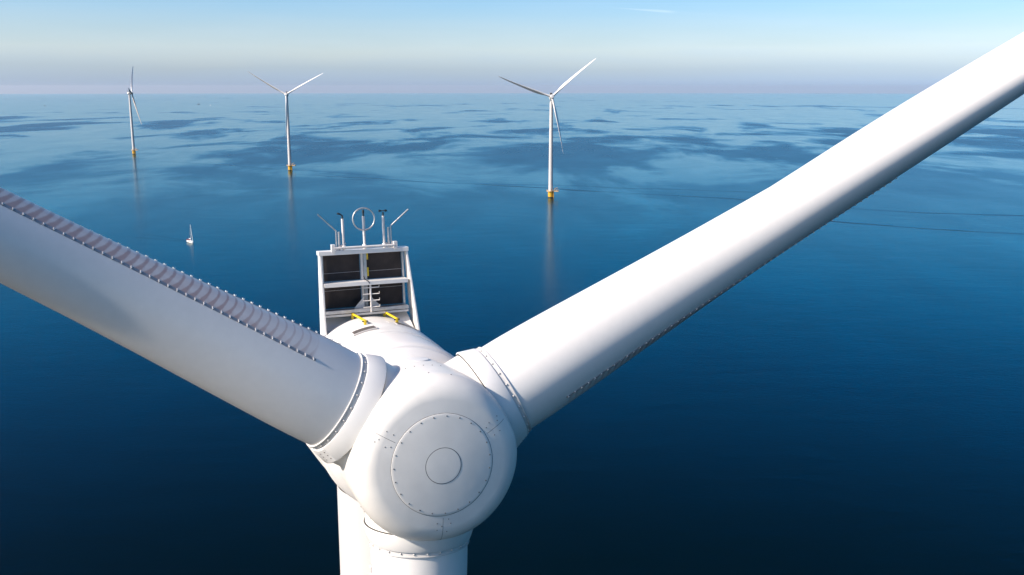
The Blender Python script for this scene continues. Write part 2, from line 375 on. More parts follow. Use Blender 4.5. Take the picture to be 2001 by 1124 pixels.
def blade_shape(s):
    """chord, thickness, circle blend, twist, for a station s metres from the hub centre"""
    st = [2.0, 3.0, 4.5, 6.0, 8.0, 10., 13., 16., 20., 28., 36., 44., 50., 53., 53.9]
    ch = [2.224, 2.224, 2.32, 2.54, 2.98, 3.34, 3.56, 3.50, 3.20, 2.50, 1.95, 1.45, 1.02, .62, .16]
    tk = [2.224, 2.224, 2.10, 1.94, 1.72, 1.54, 1.34, 1.18, .95, .62, .42, .28, .17, .10, .03]
    bl = [0, 0, .05, .16, .42, .70, .90, .98, 1, 1, 1, 1, 1, 1, 1]
    tw = [13, 13, 13, 13, 13, 12.5, 11, 9, 7, 4, 2, .6, 0, 0, 0]
    return [float(np.interp(s, st, q)) for q in (ch, tk, bl, tw)]
def smooth_shape(s):
    h = min(2.0, max(.2, (s-2.2)*.7)); w = np.array([blade_shape(max(2.0, s+d*h)) for d in (-1, -.75, -.5, -.25, 0, .25, .5, .75, 1)])
    return w.mean(0) if s > 2.6 and s < 52.5 else np.array(blade_shape(s))
def prebend(s): return 2.3*(max(0, s-8)/46.0)**2
def section_point(s, th, out=0.0):
    """point of the blade surface: x toward the suction side, y toward the trailing edge, z along the span"""
    c, t, w, tw = smooth_shape(s)
    # circle
    cx, cy = math.cos(th)*t/2*1.0, math.sin(th)*t/2
    # aerofoil: u = 0 at the leading edge, 1 at the trailing edge
    u = (1-math.cos(th))/2
    yt = (0.2969*math.sqrt(max(u, 0)) - 0.1260*u - 0.3516*u*u + 0.2843*u**3 - 0.1015*u**4)*5*t + .035*t*u
    sg = 1 if math.sin(th) >= 0 else -1
    if abs(math.sin(th)) < 1e-9: sg = 0
    if sg < 0:    # hollow aft pressure side
        yt = yt*(1 - 0.62*max(0, (u-.42)/.58)**1.1*(1-u)*2.0)
    camber = -0.36*t*max(0, (u-.3)/.7)**1.6
    af, ac = (0.385 - u)*c, sg*yt + camber
    f = cx*(1-w) + af*w; k = cy*(1-w) + ac*w
    a = -R_(tw)
    F = f*math.cos(a) - k*math.sin(a); K = f*math.sin(a) + k*math.cos(a)
    return Vector((K, -F - prebend(s), s))
def section_frame(s, th):
    e = 1e-3
    p = section_point(s, th); dt = (section_point(s, th+e)-p); ds = (section_point(s+e*5, th)-p)
    n = dt.cross(ds).normalized()
    c = section_point(s, 0)*.4 + section_point(s, math.pi)*.6
    if n.dot(p-c) < 0: n = -n
    return p, n, ds.normalized(), dt.normalized()
def blade_mesh(hi=True):
    n = 72 if hi else 28
    ss = list(np.concatenate([np.linspace(2.02, 20, 64 if hi else 20), np.linspace(20.8, 53.0, 34 if hi else 16), [53.5, 53.8, 53.9]]))
    V, SP, TH, SU = [], [], [], []
    for s in ss:
        for k in range(n):
            th = 2*math.pi*k/n
            V.append(section_point(s, th)); SP.append(s); TH.append(th); SU.append(1.0 if R_(20) < th < R_(150) else 0.0)
    Fc = [(i*n+k, i*n+(k+1) % n, (i+1)*n+(k+1) % n, (i+1)*n+k) for i in range(len(ss)-1) for k in range(n)]
    Fc.append(tuple(range((len(ss)-1)*n, len(ss)*n)))
    mb = MB(); mb.add(V, Fc, True); me = mb.mesh('blade', M_blade)
    for nm, vals in (('span', SP), ('theta', TH), ('suction', SU)):
        at = me.attributes.new(nm, 'FLOAT', 'POINT'); at.data.foreach_set('value', vals)
    return me
def vg_mesh(th, s0, s1, flip=1):
    """a row of small paired delta fins on a thin strip"""
    mb = MB(); top, bot = [], []
    ss = np.arange(s0, s1, .24)
    half = 0.032
    rows = []
    for s in ss:
        r = smooth_shape(s); p, n, d, t = section_frame(s, th)
        rows.append([p - t*half + n*.001, p - t*half*.9 + n*.010, p + t*half*.9 + n*.010, p + t*half + n*.001])
    V = [q for r in rows for q in r]
    mb.add(V, [(i*4+k, i*4+k+1, i*4+5+k, i*4+4+k) for i in range(len(rows)-1) for k in range(3)], False)
    k = 0; s = s0 + .05
    while s < s1:
        p, n, d, t = section_frame(s, th)
        for sg in (-1, 1):
            dirv = (t*math.cos(R_(16)) + d*sg*math.sin(R_(16))).normalized(); b = p + d*sg*VG_PITCH*.05 + n*.009
            a0, a1 = b - dirv*.04*flip, b + dirv*.04*flip
            tp = a1 + n*.036; sd = dirv.cross(n)*.007
            mb.add([a0-sd, a1-sd, tp-sd, a0+sd, a1+sd, tp+sd], [(0,1,2),(5,4,3),(0,3,4,1),(1,4,5,2),(2,5,3,0)])
        s += VG_PITCH
    nb = 3*(len(rows)-1)
    me = mb.mesh('vortex_generator_strip', M_strip); me.materials.append(M_white)
    for i, pl in enumerate(me.polygons): pl.material_index = 0 if i < nb else 1
    return me
M_strip = mat('vortex_strip_shaded', (0.42, 0.39, 0.39), .5, noise=(12, .25, (1, 1, 1)))  # strip base greyed to stand in for the shadows between the fins
B_HI = blade_mesh(True); B_LO = blade_mesh(False)

def nac_frame(yaw, tilt):
    a = Vector((math.sin(yaw)*math.cos(tilt), -math.cos(yaw)*math.cos(tilt), math.sin(tilt)))
    r = Vector((math.cos(yaw), math.sin(yaw), 0)); u = r.cross(-a).normalized()
    if u.z < 0: u = -u
    return a, r, u
def blade_dir(a, r, u, ang, cone):
    return (r*math.cos(ang) + u*math.sin(ang))*math.cos(cone) + a*math.sin(cone)
def blade_matrix(a, b, P, feather):
    ef = (a - b*a.dot(b)).normalized(); ec = b.cross(ef).normalized()
    M = Matrix((( ec.x, -ef.x, b.x, P.x), (ec.y, -ef.y, b.y, P.y), (ec.z, -ef.z, b.z, P.z), (0, 0, 0, 1)))
    return M @ Matrix.Rotation(feather, 4, 'Z')

# rotor hub as one smooth body: rounded drum with three necks that melt into it
HUB_F0, HUB_F1, HUB_R, HUB_ROUND = -1.08, 1.82, 1.87, 0.56
NECK_R, NECK_L = 1.245, 1.90
def hub_sdf(p, dirs, k=.07):
    """p (n,3) in rotor axes (r, u, a)"""
    f = p[:, 2]; rho = np.hypot(p[:, 0], p[:, 1])
    # drum: rounded box in (rho, f), the rear with a small radius
    fc, fh = (HUB_F0+HUB_F1)/2, (HUB_F1-HUB_F0)/2
    rd = np.where(f > fc, HUB_ROUND, .25)
    bulge = .10*np.clip(1-(rho/1.35)**2, 0, 1)
    qx = rho - (HUB_R - rd); qy = np.abs(f-bulge*(f > fc)-fc) - (fh-rd)
    d = np.hypot(np.maximum(qx, 0), np.maximum(qy, 0)) + np.minimum(np.maximum(qx, qy), 0) - rd
    for b in dirs:          # flattened toward every neck, more so at the rear
        c = p @ b - (1.53 + .28*f); h = np.clip(.5-.5*(d-c)/.26, 0, 1); d = d*(1-h)+c*h + .26*h*(1-h)
    for b in dirs:
        t = p @ b; rr = np.linalg.norm(p - t[:, None]*b, axis=1)
        qx = rr - (NECK_R-.03); qy = np.abs(t-NECK_L/2) - (NECK_L/2-.03)
        dn = np.hypot(np.maximum(qx, 0), np.maximum(qy, 0)) + np.minimum(np.maximum(qx, qy), 0) - .03
        h = np.clip(.5+.5*(d-dn)/k, 0, 1); d = d*(1-h)+dn*h - k*h*(1-h)
    return d
def hub_cast(D, dirs, c=np.array([0, 0, .25])):
    t = np.full(len(D), 4.4)
    for _ in range(160):
        d = hub_sdf(c + D*t[:, None], dirs); t = t - np.maximum(d, 0)*.8
        if d.max() < 2e-4: break
    return c + D*t[:, None]

# ---------------------------------------------------------------- the near turbine
def near_turbine():
    a, r, u = nac_frame(YAW, TILT)
    Pw = Vector((-2.119, 21.135, HUB_Z)); ah = Vector((a.x, a.y, 0)).normalized()
    base = Vector((Pw.x, Pw.y, 0)) - ah*Q_TOWER
    T = empty('wind_turbine', base)
    tag(T, 'white wind turbine filling the foreground, its three blade hub facing the viewer', 'wind turbine', 'offshore wind turbines')
    P = Pw - base
    def n(l, q, h): return P + r*l - a*q + u*h
    X2 = [(-math.cos(t), math.sin(t)) for t in (0,)]
    # tower with flange seams
    top = P.z - 1.9
    mb = MB(); zz = [5.0, 30, 55, 78, 88.6, top]
    rad = lambda z: 2.15 + (1.46-2.15)*min(1, z/86.0)
    prof = []
    for z in zz: prof.append((rad(z), z))
    mb.lathe(prof, (0, 0, 0), (0, 0, 1), 128); mb.build('tower', M_tower, T)
    for z in (30, 55, 78, top-3.28):
        m2 = MB(); m2.lathe([(rad(z)+.001, z-.05), (rad(z)+.02, z-.04), (rad(z)+.02, z+.04), (rad(z)+.001, z+.05)], (0, 0, 0), (0, 0, 1), 128)
        m2.build('tower_flange', M_tower, T)
    foundation(T)
    # generator drum and nacelle canopy
    ba = -a
    mb = MB()
    prof = [(1.2, 1.20), (1.90, 1.20), (1.90, 1.20), (2.02, 1.24), (2.07, 1.32), (2.09, 1.45), (2.10, 2.86), (2.10, 2.86), (2.07, 2.88), (2.07, 2.88), (2.07, 2.92)]
    mb.lathe(prof, P, ba, 160); mb.build('generator_drum', M_white, T)
    mb = MB()
    prof = [(2.07, 2.90), (2.125, 2.93), (2.125, 2.93), (2.13, 2.96), (2.17, 4.0), (2.20, 5.0), (2.18, 5.16), (2.10, 5.22), (2.10, 5.22), (2.0, 5.8), (1.7, 6.4), (1.2, 6.8), (0.05, 6.95)]
    mb.lathe(prof, P, ba, 160); nac = mb.build('nacelle', M_canopy, T)
    # dark vent grilles set in pale frames, and yellow lifting bars on the canopy
    def cyl_pt(ang, q, R): return n(R*math.sin(ang), q, R*math.cos(ang))
    def curved_patch(ang0, ang1, q0, q1, R, m=10):
        pb = MB(); V = []
        for i in range(m+1):
            an = ang0+(ang1-ang0)*i/m
            V += [cyl_pt(an, q0, R), cyl_pt(an, q1, R), cyl_pt(an, q1, R-.03), cyl_pt(an, q0, R-.03)]
        for i in range(m):
            b0 = i*4; pb.add([V[b0+k] for k in range(4)]+[V[b0+4+k] for k in range(4)], [(0,1,5,4),(1,2,6,5),(3,0,4,7)])
        pb.add(V[:4], [(0,1,2,3)]); pb.add(V[-4:], [(3,2,1,0)]); return pb
    for (g0, g1, q0, q1) in ((-20.0, -4.5, 3.30, 3.62), (15.0, 30, 3.95, 4.35)):
        fr = curved_patch(R_(g0-.8), R_(g1+.8), q0-.035, q1+.035, 2.183); fo = fr.build('vent_frame', M_frame, nac)
        gr = curved_patch(R_(g0), R_(g1), q0, q1, 2.19); gr.build('vent_grille', M_grille, nac)
    for (p0, p1) in (((-.42, 5.12, 2.30), (-.30, 4.05, 2.26)), ((.50, 5.25, 2.27), (.62, 4.30, 2.20))):
        mb = MB(); A, B = n(*p0), n(*p1)
        mb.beam(A, B, .045, .05, u)
        d = (B-A).normalized()
        for p, s_ in ((A, 1.25), (B, 1.25)):
            mb.box(p - u*.06, (.055*s_, .055*s_, .16), Matrix((r, -a, u)).transposed())
        bevel(mb.build('lifting_bar', M_yellow, nac), .008)
        mb = MB(); mb.tube([B - u*.02 - r*.072, B - u*.02 + r*.072], .022, 10); mb.build('lug_pin', M_sensor, nac)
    # hatch seam lines along the canopy
    for an in (-7.0, 9.0):
        mb = curved_patch(R_(an), R_(an+.22), 4.05, 5.0, 2.183, 2); mb.build('canopy_seam', M_frame, nac)

    # -------- cooler at the rear
    HW, HT, HB = 1.225, 3.97, 2.38
    QF = 5.2
    cool = None
    mb = MB()      # two side plates with a sloping front edge
    for sg in (-1, 1):
        x = sg*HW
        xb = x + (.15 if sg > 0 else -.04)
        pts = [n(x, QF, HT), n(x, QF+.24, HT), n(xb, QF+.30, 1.55), n(xb, 4.52, 1.20), n(xb, 4.70, 1.68)]
        mb.poly_prism(pts, r*(-sg*.06))
    # sloping tub floor
    mb.hexa([n(-HW+.07, 4.60, 1.42), n(HW+.06, 4.60, 1.42), n(HW+.03, 5.75, 1.42), n(-HW+.07, 5.75, 1.42),
             n(-HW+.07, 4.66, 1.60), n(HW+.06, 4.66, 1.60), n(HW-.07, 5.62, 2.36), n(-HW+.07, 5.62, 2.36)])
    cool = bevel(mb.build('cooler_housing', M_white, T), .012)
    bw = HW - .07
    def bar(x0, x1, h, q, hh, qq, name, m_=M_frame, b=.01):
        mb = MB(); mb.hexa([n(x0, q-qq/2, h-hh/2), n(x1, q-qq/2, h-hh/2), n(x1, q+qq/2, h-hh/2), n(x0, q+qq/2, h-hh/2),
                            n(x0, q-qq/2, h+hh/2), n(x1, q-qq/2, h+hh/2), n(x1, q+qq/2, h+hh/2), n(x0, q+qq/2, h+hh/2)])
        return bevel(mb.build(name, m_, cool), b)
    bar(-HW-.02, HW+.02, HT+.02, QF+.14, .115, .36, 'top_beam', M_white)
    bar(-bw, bw, 3.16, QF+.02, .05, .42, 'middle_shelf', M_white, .006)
    bar(-bw, bw, 3.11, QF-.17, .07, .04, 'shelf_lip', M_white, .006)
    bar(-bw, bw, HB, QF+.05, .10, .34, 'bottom_rail', M_galv)
    bar(-bw, bw, HB-.10, QF-.06, .06, .08, 'lower_rail', M_frame, .006)
    bar(-.075, -.015, (HT+HB)/2, QF+.20, HT-HB, .14, 'centre_post', M_frame)
    bar(.0, .095, (HT+HB)/2, QF+.23, HT-HB, .10, 'centre_post', M_galv)
    for sg in (-1, 1):
        bar(sg*(bw-.03)-.03, sg*(bw-.03)+.03, (HT+HB)/2, QF+.24, HT-HB, .08, 'side_post', M_galv)
    for y in (3.86, 3.40): bar(.10, .145, y, QF+.20, .24, .02, 'yellow_marker', M_yellow, .002)
    for (x0, x1) in ((-bw+.06, -.08), (.10, bw-.06)):
        for (h0, h1) in ((3.19, HT-.05), (HB+.05, 3.12)):
            mb = MB(); mb.hexa([n(x0, QF+.30, h0), n(x1, QF+.30, h0), n(x1, QF+.44, h0), n(x0, QF+.44, h0),
                                n(x0, QF+.30, h1), n(x1, QF+.30, h1), n(x1, QF+.44, h1), n(x0, QF+.44, h1)])
            mb.build('radiator_panel', M_rad, cool)
            hp = h0 + (h1-h0)*(.30 if h0 > 3 else .72)
            mb = MB(); mb.tube([n(x0, QF+.285, hp), n(x1, QF+.285, hp+.01)], .006, 8); mb.build('radiator_tie', M_galv, cool)
    # rung ladder in front of the lower centre post, with two gusset plates at its foot
    mb = MB(); mb.tube([n(.10, QF-.14, HB-.06), n(.10, QF-.14, 3.12)], .028, 12)
    for h in (2.46, 2.64, 2.82, 3.00):
        mb.tube([n(-.12, QF-.15, h), n(.34, QF-.15, h), n(.34, QF-.15, h+.06)], .014, 8)
    mb.build('rung_pole', M_frame, cool)
    for pts in ([(-.34, HB+.05), (-.05, HB+.05), (-.05, HB+.36)], [(.42, HB+.05), (.13, HB+.05), (.13, HB+.36)]):
        mb = MB(); mb.poly_prism([n(x, QF+.05, h) for x, h in pts], a*.012); mb.build('gusset_plate', M_frame, cool)
    mb = MB(); mb.tube([n(.08, QF-.19, 3.12), n(.03, QF-.20, 3.19), n(-.02, QF-.05, 3.22), n(-.02, QF+.1, 3.3)], .012, 8); mb.build('cable', M_sensor, cool)
    # mast rail, three sensor masts, two bent lightning rods and a ring
    QM = QF + .12; HM = HT + .10
    mb = MB(); mb.tube([n(-.82, QM-.16, HM+.05), n(.86, QM-.16, HM+.05)], .032, 12)
    for x in (-.84, .88): mb.box(n(x, QM-.10, HM+.04), (.10, .16, .22), Matrix((r, -a, u)).transposed())
    bevel(mb.build('mast_rail', M_frame, T), .006)
    def mast(x, h, kind):
        mb = MB(); mb.tube([n(x, QM, HM-.03), n(x, QM, HM+h)], .036, 14)
        mb.lathe([(.036, 0), (.062, .01), (.062, .10), (.036, .11)], n(x, QM, HM), u, 16)
        o = mb.build('sensor_mast', M_frame, T)
        mb = MB(); t_ = HM+h
        mb.tube([n(x, QM, t_), n(x, QM, t_+.10)], .022, 10)
        if kind == 'vane':
            mb.tube([n(x-.02, QM, t_+.10), n(x-.10, QM, t_+.15)], .022, 8); mb.tube([n(x-.10, QM, t_+.15), n(x-.13, QM, t_+.13)], .03, 8)
        elif kind == 'cups':
            mb.tube([n(x-.10, QM, t_+.13), n(x+.10, QM, t_+.15)], .012, 8)
            for sx in (-.085, .085): mb.tube([n(x+sx-.03, QM, t_+.14), n(x+sx+.03, QM, t_+.14)], [.038, .02], 10)
            mb.tube([n(x, QM-.09, t_+.14), n(x, QM+.09, t_+.14)], .012, 8)
        else:
            mb.tube([n(x, QM, t_+.08), n(x, QM, t_+.17)], [.035, .028], 10)
        mb.build('wind_sensor', M_sensor, o); return o
    mast(-.53, .83, 'vane'); mm = mast(.05, .88, 'stub'); mast(.60, .86, 'cups')
    mb = MB(); C = n(.045, QM-.06, HM+.80)
    mb.tube([C + (r*math.sin(t)+u*math.cos(t))*.30 for t in np.linspace(0, 2*math.pi, 49)], .021, 8, False)
    mb.tube([C - u*.30, C - u*.46], .022, 8); mb.build('ring_antenna', M_galv, mm)
    for x, sg, h1, dx, dh in ((-.72, -1, .50, -.47, .48), (.80, 1, .56, .52, .45)):
        mb = MB()
        mb.tube([n(x, QM, HM-.06), n(x, QM, HM+h1), n(x+sg*.01, QM, HM+h1+.02), n(x+dx, QM, HM+h1+dh)], .02, 10)
        mb.tube([n(x-sg*.075, QM, HM-.06), n(x-sg*.075, QM, HM+h1-.02)], .032, 10)
        mb.tube([n(x-sg*.25, QM, HM+.16), n(x-sg*.03, QM-.04, HM+.05)], .02, 8)
        mb.build('lightning_rod', M_galv, T)

    # -------- rotor: spinner, collars, blades
    angs = [THETA0 + R_(d) for d in (150, 30, -90)]
    bd = [blade_dir(a, r, u, an, CONE) for an in angs]
    loc = lambda v: np.array([v.dot(r), v.dot(u), v.dot(a)])
    dirs = [loc(b) for b in bd]
    toL = lambda q: P + r*float(q[0]) + u*float(q[1]) + a*float(q[2])
    bm = bmesh.new(); bmesh.ops.create_icosphere(bm, subdivisions=7, radius=1.0)
    D = np.array([v.co[:] for v in bm.verts]); D /= np.linalg.norm(D, axis=1)[:, None]
    Q = hub_cast(D, dirs)
    for v, q in zip(bm.verts, Q): v.co = toL(q)
    bmesh.ops.recalc_face_normals(bm, faces=bm.faces)
    for f in bm.faces: f.smooth = True
    me = bpy.data.meshes.new('spinner'); bm.to_mesh(me); bm.free(); me.materials.append(M_nose)
    spin = link('spinner', me, T)
    # seams, proud covers and bolts on the nose
    def surf(x, y):   # drop a point on to the front of the hub
        d = np.array([[x, y, 1.9]]) - np.array([0, 0, .25]); d /= np.linalg.norm(d); q = hub_cast(d, dirs)[0]; return q
    fr = lambda rho: HUB_F1 + .10*max(0, 1-(rho/1.35)**2)
    rc = 1.115
    mb = MB(); prof = [(0.001, fr(0)+.008)] + [(x, fr(x)+.008) for x in np.linspace(.05, rc-.012, 20)] + [(rc-.004, fr(rc)+.006), (rc, fr(rc)+.002), (rc, fr(rc)-.05)]
    mb.lathe(prof, P, a, 160); nose = mb.build('nose_cap', M_nose, spin)
    mb = MB(); mb.lathe([(rc-.002, fr(rc)-.02), (rc-.001, fr(rc)+.0032), (rc+.006, fr(rc)+.0032), (rc+.009, fr(rc)-.02)], P, a, 160); mb.build('nose_cap_seam', M_dark, spin)
    ri = .385
    mb = MB(); prof = [(0.001, fr(0)+.0095)] + [(x, fr(x)+.0095) for x in np.linspace(.03, ri-.02, 8)] + [(ri-.003, fr(ri)+.0095), (ri, fr(ri)+.0085), (ri, fr(ri))]
    mb.lathe(prof, P, a, 96); mb.build('nose_hatch', M_nose, spin)
    mb = MB(); mb.lathe([(ri, fr(ri)+.0), (ri-.001, fr(ri)+.0102), (ri+.010, fr(ri)+.0102), (ri+.010, fr(ri))], P, a, 96); mb.build('nose_hatch_seam', M_dark, spin)
    bolt = MB(); bolt.lathe([(.021, 0), (.021, .011), (.016, .015), (.0005, .016)], (0, 0, 0), (0, 0, 1), 12); bolt_me = bolt.mesh('bolt', M_bolt)
    boltw = MB(); boltw.lathe([(.022, 0), (.022, .02), (.016, .03), (.0005, .032)], (0, 0, 0), (0, 0, 1), 12); boltw_me = boltw.mesh('bolt', M_boltw)
    def put_bolt(me, p, nrm, parent, s=1.0):
        z = Vector(nrm).normalized(); x = z.orthogonal().normalized(); y = z.cross(x)
        M = Matrix(((x.x, y.x, z.x, p.x), (x.y, y.y, z.y, p.y), (x.z, y.z, z.z, p.z), (0, 0, 0, 1))) @ Matrix.Scale(s, 4)
        return link('bolt', me, parent, M)
    NB = 23
    for k in range(NB):
        t = 2*math.pi*(k+.3)/NB
        put_bolt(bolt_me, P + (r*math.cos(t)+u*math.sin(t))*(rc-.055) + a*(fr(rc-.055)+.007), a, spin, .68)
    def surf_n(q):
        e = 1e-3; g = np.array([hub_sdf((q+np.eye(3)[i]*e)[None], dirs)[0]-hub_sdf((q-np.eye(3)[i]*e)[None], dirs)[0] for i in range(3)])
        return Vector((r*g[0]+u*g[1]+a*g[2])).normalized()
    def on_hub(rho, t):   # rho measured along the surface of the front face and over the shoulder
        ang = rho/1.9
        d = np.array([[math.cos(t)*math.sin(ang), math.sin(t)*math.sin(ang), math.cos(ang)]]); return hub_cast(d, dirs)[0]
    for an in (THETA0+R_(90), THETA0-R_(30), THETA0-R_(150)):
        pass
    for j, an in enumerate((THETA0+R_(30), THETA0+R_(150), THETA0-R_(90))):
        # a seam runs out from the nose cap toward every blade neck
        L0, L1 = 1.20, (1.62 if j == 0 else 1.75)
        mb = MB(); rows = []
        for x in np.linspace(L0, L1, 14):
            row = []
            q = on_hub(x, an + .03); nn = surf_n(q); c = toL(q)
            tdir = (-r*math.sin(an) + u*math.cos(an)); tdir = (tdir - nn*tdir.dot(nn)).normalized()
            for wv in (-.0035, .0035): row.append(c + tdir*wv + nn*.0025)
            rows.append(row)
        V = [p for rw in rows for p in rw]; mb.add(V, [(2*i, 2*i+1, 2*i+3, 2*i+2) for i in range(len(rows)-1)])
        mb.build('panel_seam', M_dark, spin)
        for x, off in ((1.30, -.10), (1.24, .10), (1.33, .13), (1.42, -.09), (1.47, .06), (1.36, -.02) if j == 2 else (1.52, .11)):
            q = on_hub(x, an+.03+off); put_bolt(bolt_me, toL(q), surf_n(q), spin, .55)
    for (x, y) in ((-.05, 1.75), (.32, 1.45), (-.5, -1.3), (-1.25, -1.15), (-1.33, -1.05), (-1.45, -.9), (-1.52, -.8)):
        d = np.array([[x, y, .9]]); d /= np.linalg.norm(d); q = hub_cast(d, dirs)[0]; put_bolt(bolt_me, toL(q), surf_n(q), spin, .7)
    for k in range(5):   # the row on the rear top edge of the spinner
        d = np.array([[-.35+.2*k, 1.8, .15]]); d /= np.linalg.norm(d); q = hub_cast(d, dirs)[0]; put_bolt(bolt_me, toL(q), surf_n(q), spin, .6)
    mb = MB(); mb.lathe([(1.2, -.40), (1.72, -.60), (1.88, -.78), (1.99, -.92), (2.02, -.97), (2.02, -1.12), (2.02, -1.12), (1.6, -1.14)], P, a, 128); mb.build('spinner_rear_rim', M_white, spin)
    # oval hatch on the top rear of the spinner
    d = np.array([[.10, 1.9, -.62]]); d /= np.linalg.norm(d); q = hub_cast(d, dirs)[0]; nn = surf_n(q); c = toL(q)
    mb = MB(); mb.lathe([(.001, .012), (.27, .012), (.285, .008), (.29, -.05)], c, nn, 48); mb.build('top_hatch', M_collar, spin)

    # blade root collars: a skirt widening toward the hub, dark slit behind, lighter gap ring with bolts in front
    for j, (b, an) in enumerate(zip(bd, angs)):
        e1 = (a - b*a.dot(b)).normalized()
        mb = MB(); mb.lathe([(1.135, 1.79), (1.29, 1.79), (1.29, 1.79), (1.304, 1.795), (1.306, 1.815), (1.19, 2.17), (1.178, 2.19), (1.178, 2.19), (1.14, 2.19)], P, b, 160, e1=e1)
        col_o = mb.build('root_collar', M_collar, T)
        mb = MB(); mb.lathe([(1.10, 1.772), (1.272, 1.772), (1.272, 1.772), (1.272, 1.789)], P, b, 128, e1=e1); mb.build('collar_gap', M_dark, col_o)
        mb = MB(); mb.lathe([(1.178, 2.188), (1.135, 2.188), (1.135, 2.188), (1.135, 2.285), (1.135, 2.285), (1.152, 2.285), (1.152, 2.285), (1.155, 2.30), (1.152, 2.315), (1.152, 2.315), (1.112, 2.318)], P, b, 160, e1=e1)
        mb.build('root_ring', M_blade_ring, col_o)
        e2 = b.cross(e1)
        for k in range(24):
            t = 2*math.pi*(k+.4)/24; dr = e1*math.cos(t)+e2*math.sin(t)
            put_bolt(boltw_me, P + b*2.24 + dr*1.134, dr, col_o, 1.0)
        # lapped joint plate with six rivets
        t0 = R_(62) if j == 1 else (R_(-62) if j == 0 else R_(150))
        mb = MB(); V = []
        m = 8
        for i in range(m+1):
            t = t0 + (i/m-.5)*.30; dr = e1*math.cos(t)+e2*math.sin(t)
            V += [P + b*1.825 + dr*1.309, P + b*2.165 + dr*1.198, P + b*2.165 + dr*1.185, P + b*1.825 + dr*1.295]
        mb.add(V, [(i*4+k, i*4+(k+1) % 4, i*4+4+(k+1) % 4, i*4+4+k) for i in range(m) for k in range(4)] + [(0,1,2,3), (m*4+3, m*4+2, m*4+1, m*4)])
        mb.build('joint_plate', M_collar, col_o)
        for sgn in (-1, 1):
            for q in (1.92, 2.01, 2.10):
                t = t0 + sgn*.085; dr = e1*math.cos(t)+e2*math.sin(t)
                put_bolt(bolt_me, P + b*q + dr*(1.308-(q-1.825)*.326), dr, col_o, .7)
        bl = link('blade', B_HI, T, blade_matrix(a, b, P, 0.0))
        for me in VG: link('vortex_generator_strip', me, bl)
    return T
M_blade_ring = mat('blade_ring_grey', (0.60, 0.585, 0.56), .45, noise=(3, .12, (1, 1, 1)))
VG = [vg_mesh(VG_T0, 3.35, 13.5, -1), vg_mesh(VG_T1, 2.75, 13.0, 1)]

# ---------------------------------------------------------------- foundation, shared by all
def foundation(T, a_ext=0.0):
    mb = MB(); mb.lathe([(2.52, -6), (2.52, .9), (2.52, .9), (2.54, .95)], (0, 0, 0), (0, 0, 1), 64); sp = mb.build('splash_zone', M_algae, T)
    mb = MB(); mb.lathe([(2.54, .9), (2.54, 5.6), (2.54, 5.6), (2.7, 5.65), (2.7, 6.0), (2.7, 6.0), (2.16, 6.02)], (0, 0, 0), (0, 0, 1), 64)
    tp = mb.build('transition_piece', M_trans, T)
    Rz = Matrix.Rotation(a_ext, 4, 'Z')
    mb = MB(); mb.lathe([(2.2, 6.0), (4.0, 6.0), (4.0, 6.0), (4.0, 6.28), (4.0, 6.28), (2.2, 6.28)], (0, 0, 0), (0, 0, 1), 32, False)
    mb.box(Rz @ Vector((5.6, -.6, 6.14)), (4.4, 4.2, .27), Rz.to_3x3())
    pf = mb.build('platform', M_plat, T)
    mb = MB(); pts = []
    for k in range(28):
        t = a_ext + R_(36) + R_(288)*k/27; pts.append(Vector((3.9*math.cos(t), 3.9*math.sin(t), 6.28)))
    ext = [Rz @ Vector(q) for q in ((3.4, 1.5, 6.28), (7.7, 1.5, 6.28), (7.7, -.6, 6.28), (7.7, -2.6, 6.28), (3.4, -2.6, 6.28))]
    for ring in (pts, ext):
        for h in (.55, 1.15): mb.tube([p + Vector((0, 0, h)) for p in ring], .05, 6)
        for p in ring[::2]: mb.tube([p, p + Vector((0, 0, 1.15))], .05, 6)
        for p, q in zip(ring, ring[1:]):     # kick board along the deck edge
            mb.beam(p + Vector((0, 0, .12)), q + Vector((0, 0, .12)), .03, .22)
    mb.build('railing', M_plat, T)
    mb = MB(); q0 = Rz @ Vector((4.3, -1.9, 6.28))
    mb.tube([q0, q0 + Vector((0, 0, 2.6)), q0 + Rz.to_3x3() @ Vector((1.4, -.2, 3.3)), q0 + Rz.to_3x3() @ Vector((2.8, -.4, 3.2))], [.2, .18, .14, .1], 8)
    mb.build('davit_crane', M_trans, T)
    mb = MB(); mb.box(Rz @ Vector((5.9, .5, 6.95)), (1.6, 1.0, 1.3), Rz.to_3x3()); bevel(mb.build('deck_cabinet', M_grate, T), .05)
    mb = MB()   # boat landing: two fender tubes and a rung ladder down the yellow column
    for yy in (-.75, .75): mb.tube([Rz @ Vector((3.1, yy-1.2, -3)), Rz @ Vector((3.1, yy-1.2, 5.9))], .2, 8)
    for h in np.arange(0.4, 5.8, .6): mb.tube([Rz @ Vector((3.0, -1.95, h)), Rz @ Vector((3.0, -.45, h))], .05, 6)
    for h in (1.2, 4.6): 
        for yy in (-.75, .75): mb.tube([Rz @ Vector((2.2, yy-1.2, h)), Rz @ Vector((3.1, yy-1.2, h))], .12, 6)
    mb.build('boat_landing', M_trans, T)

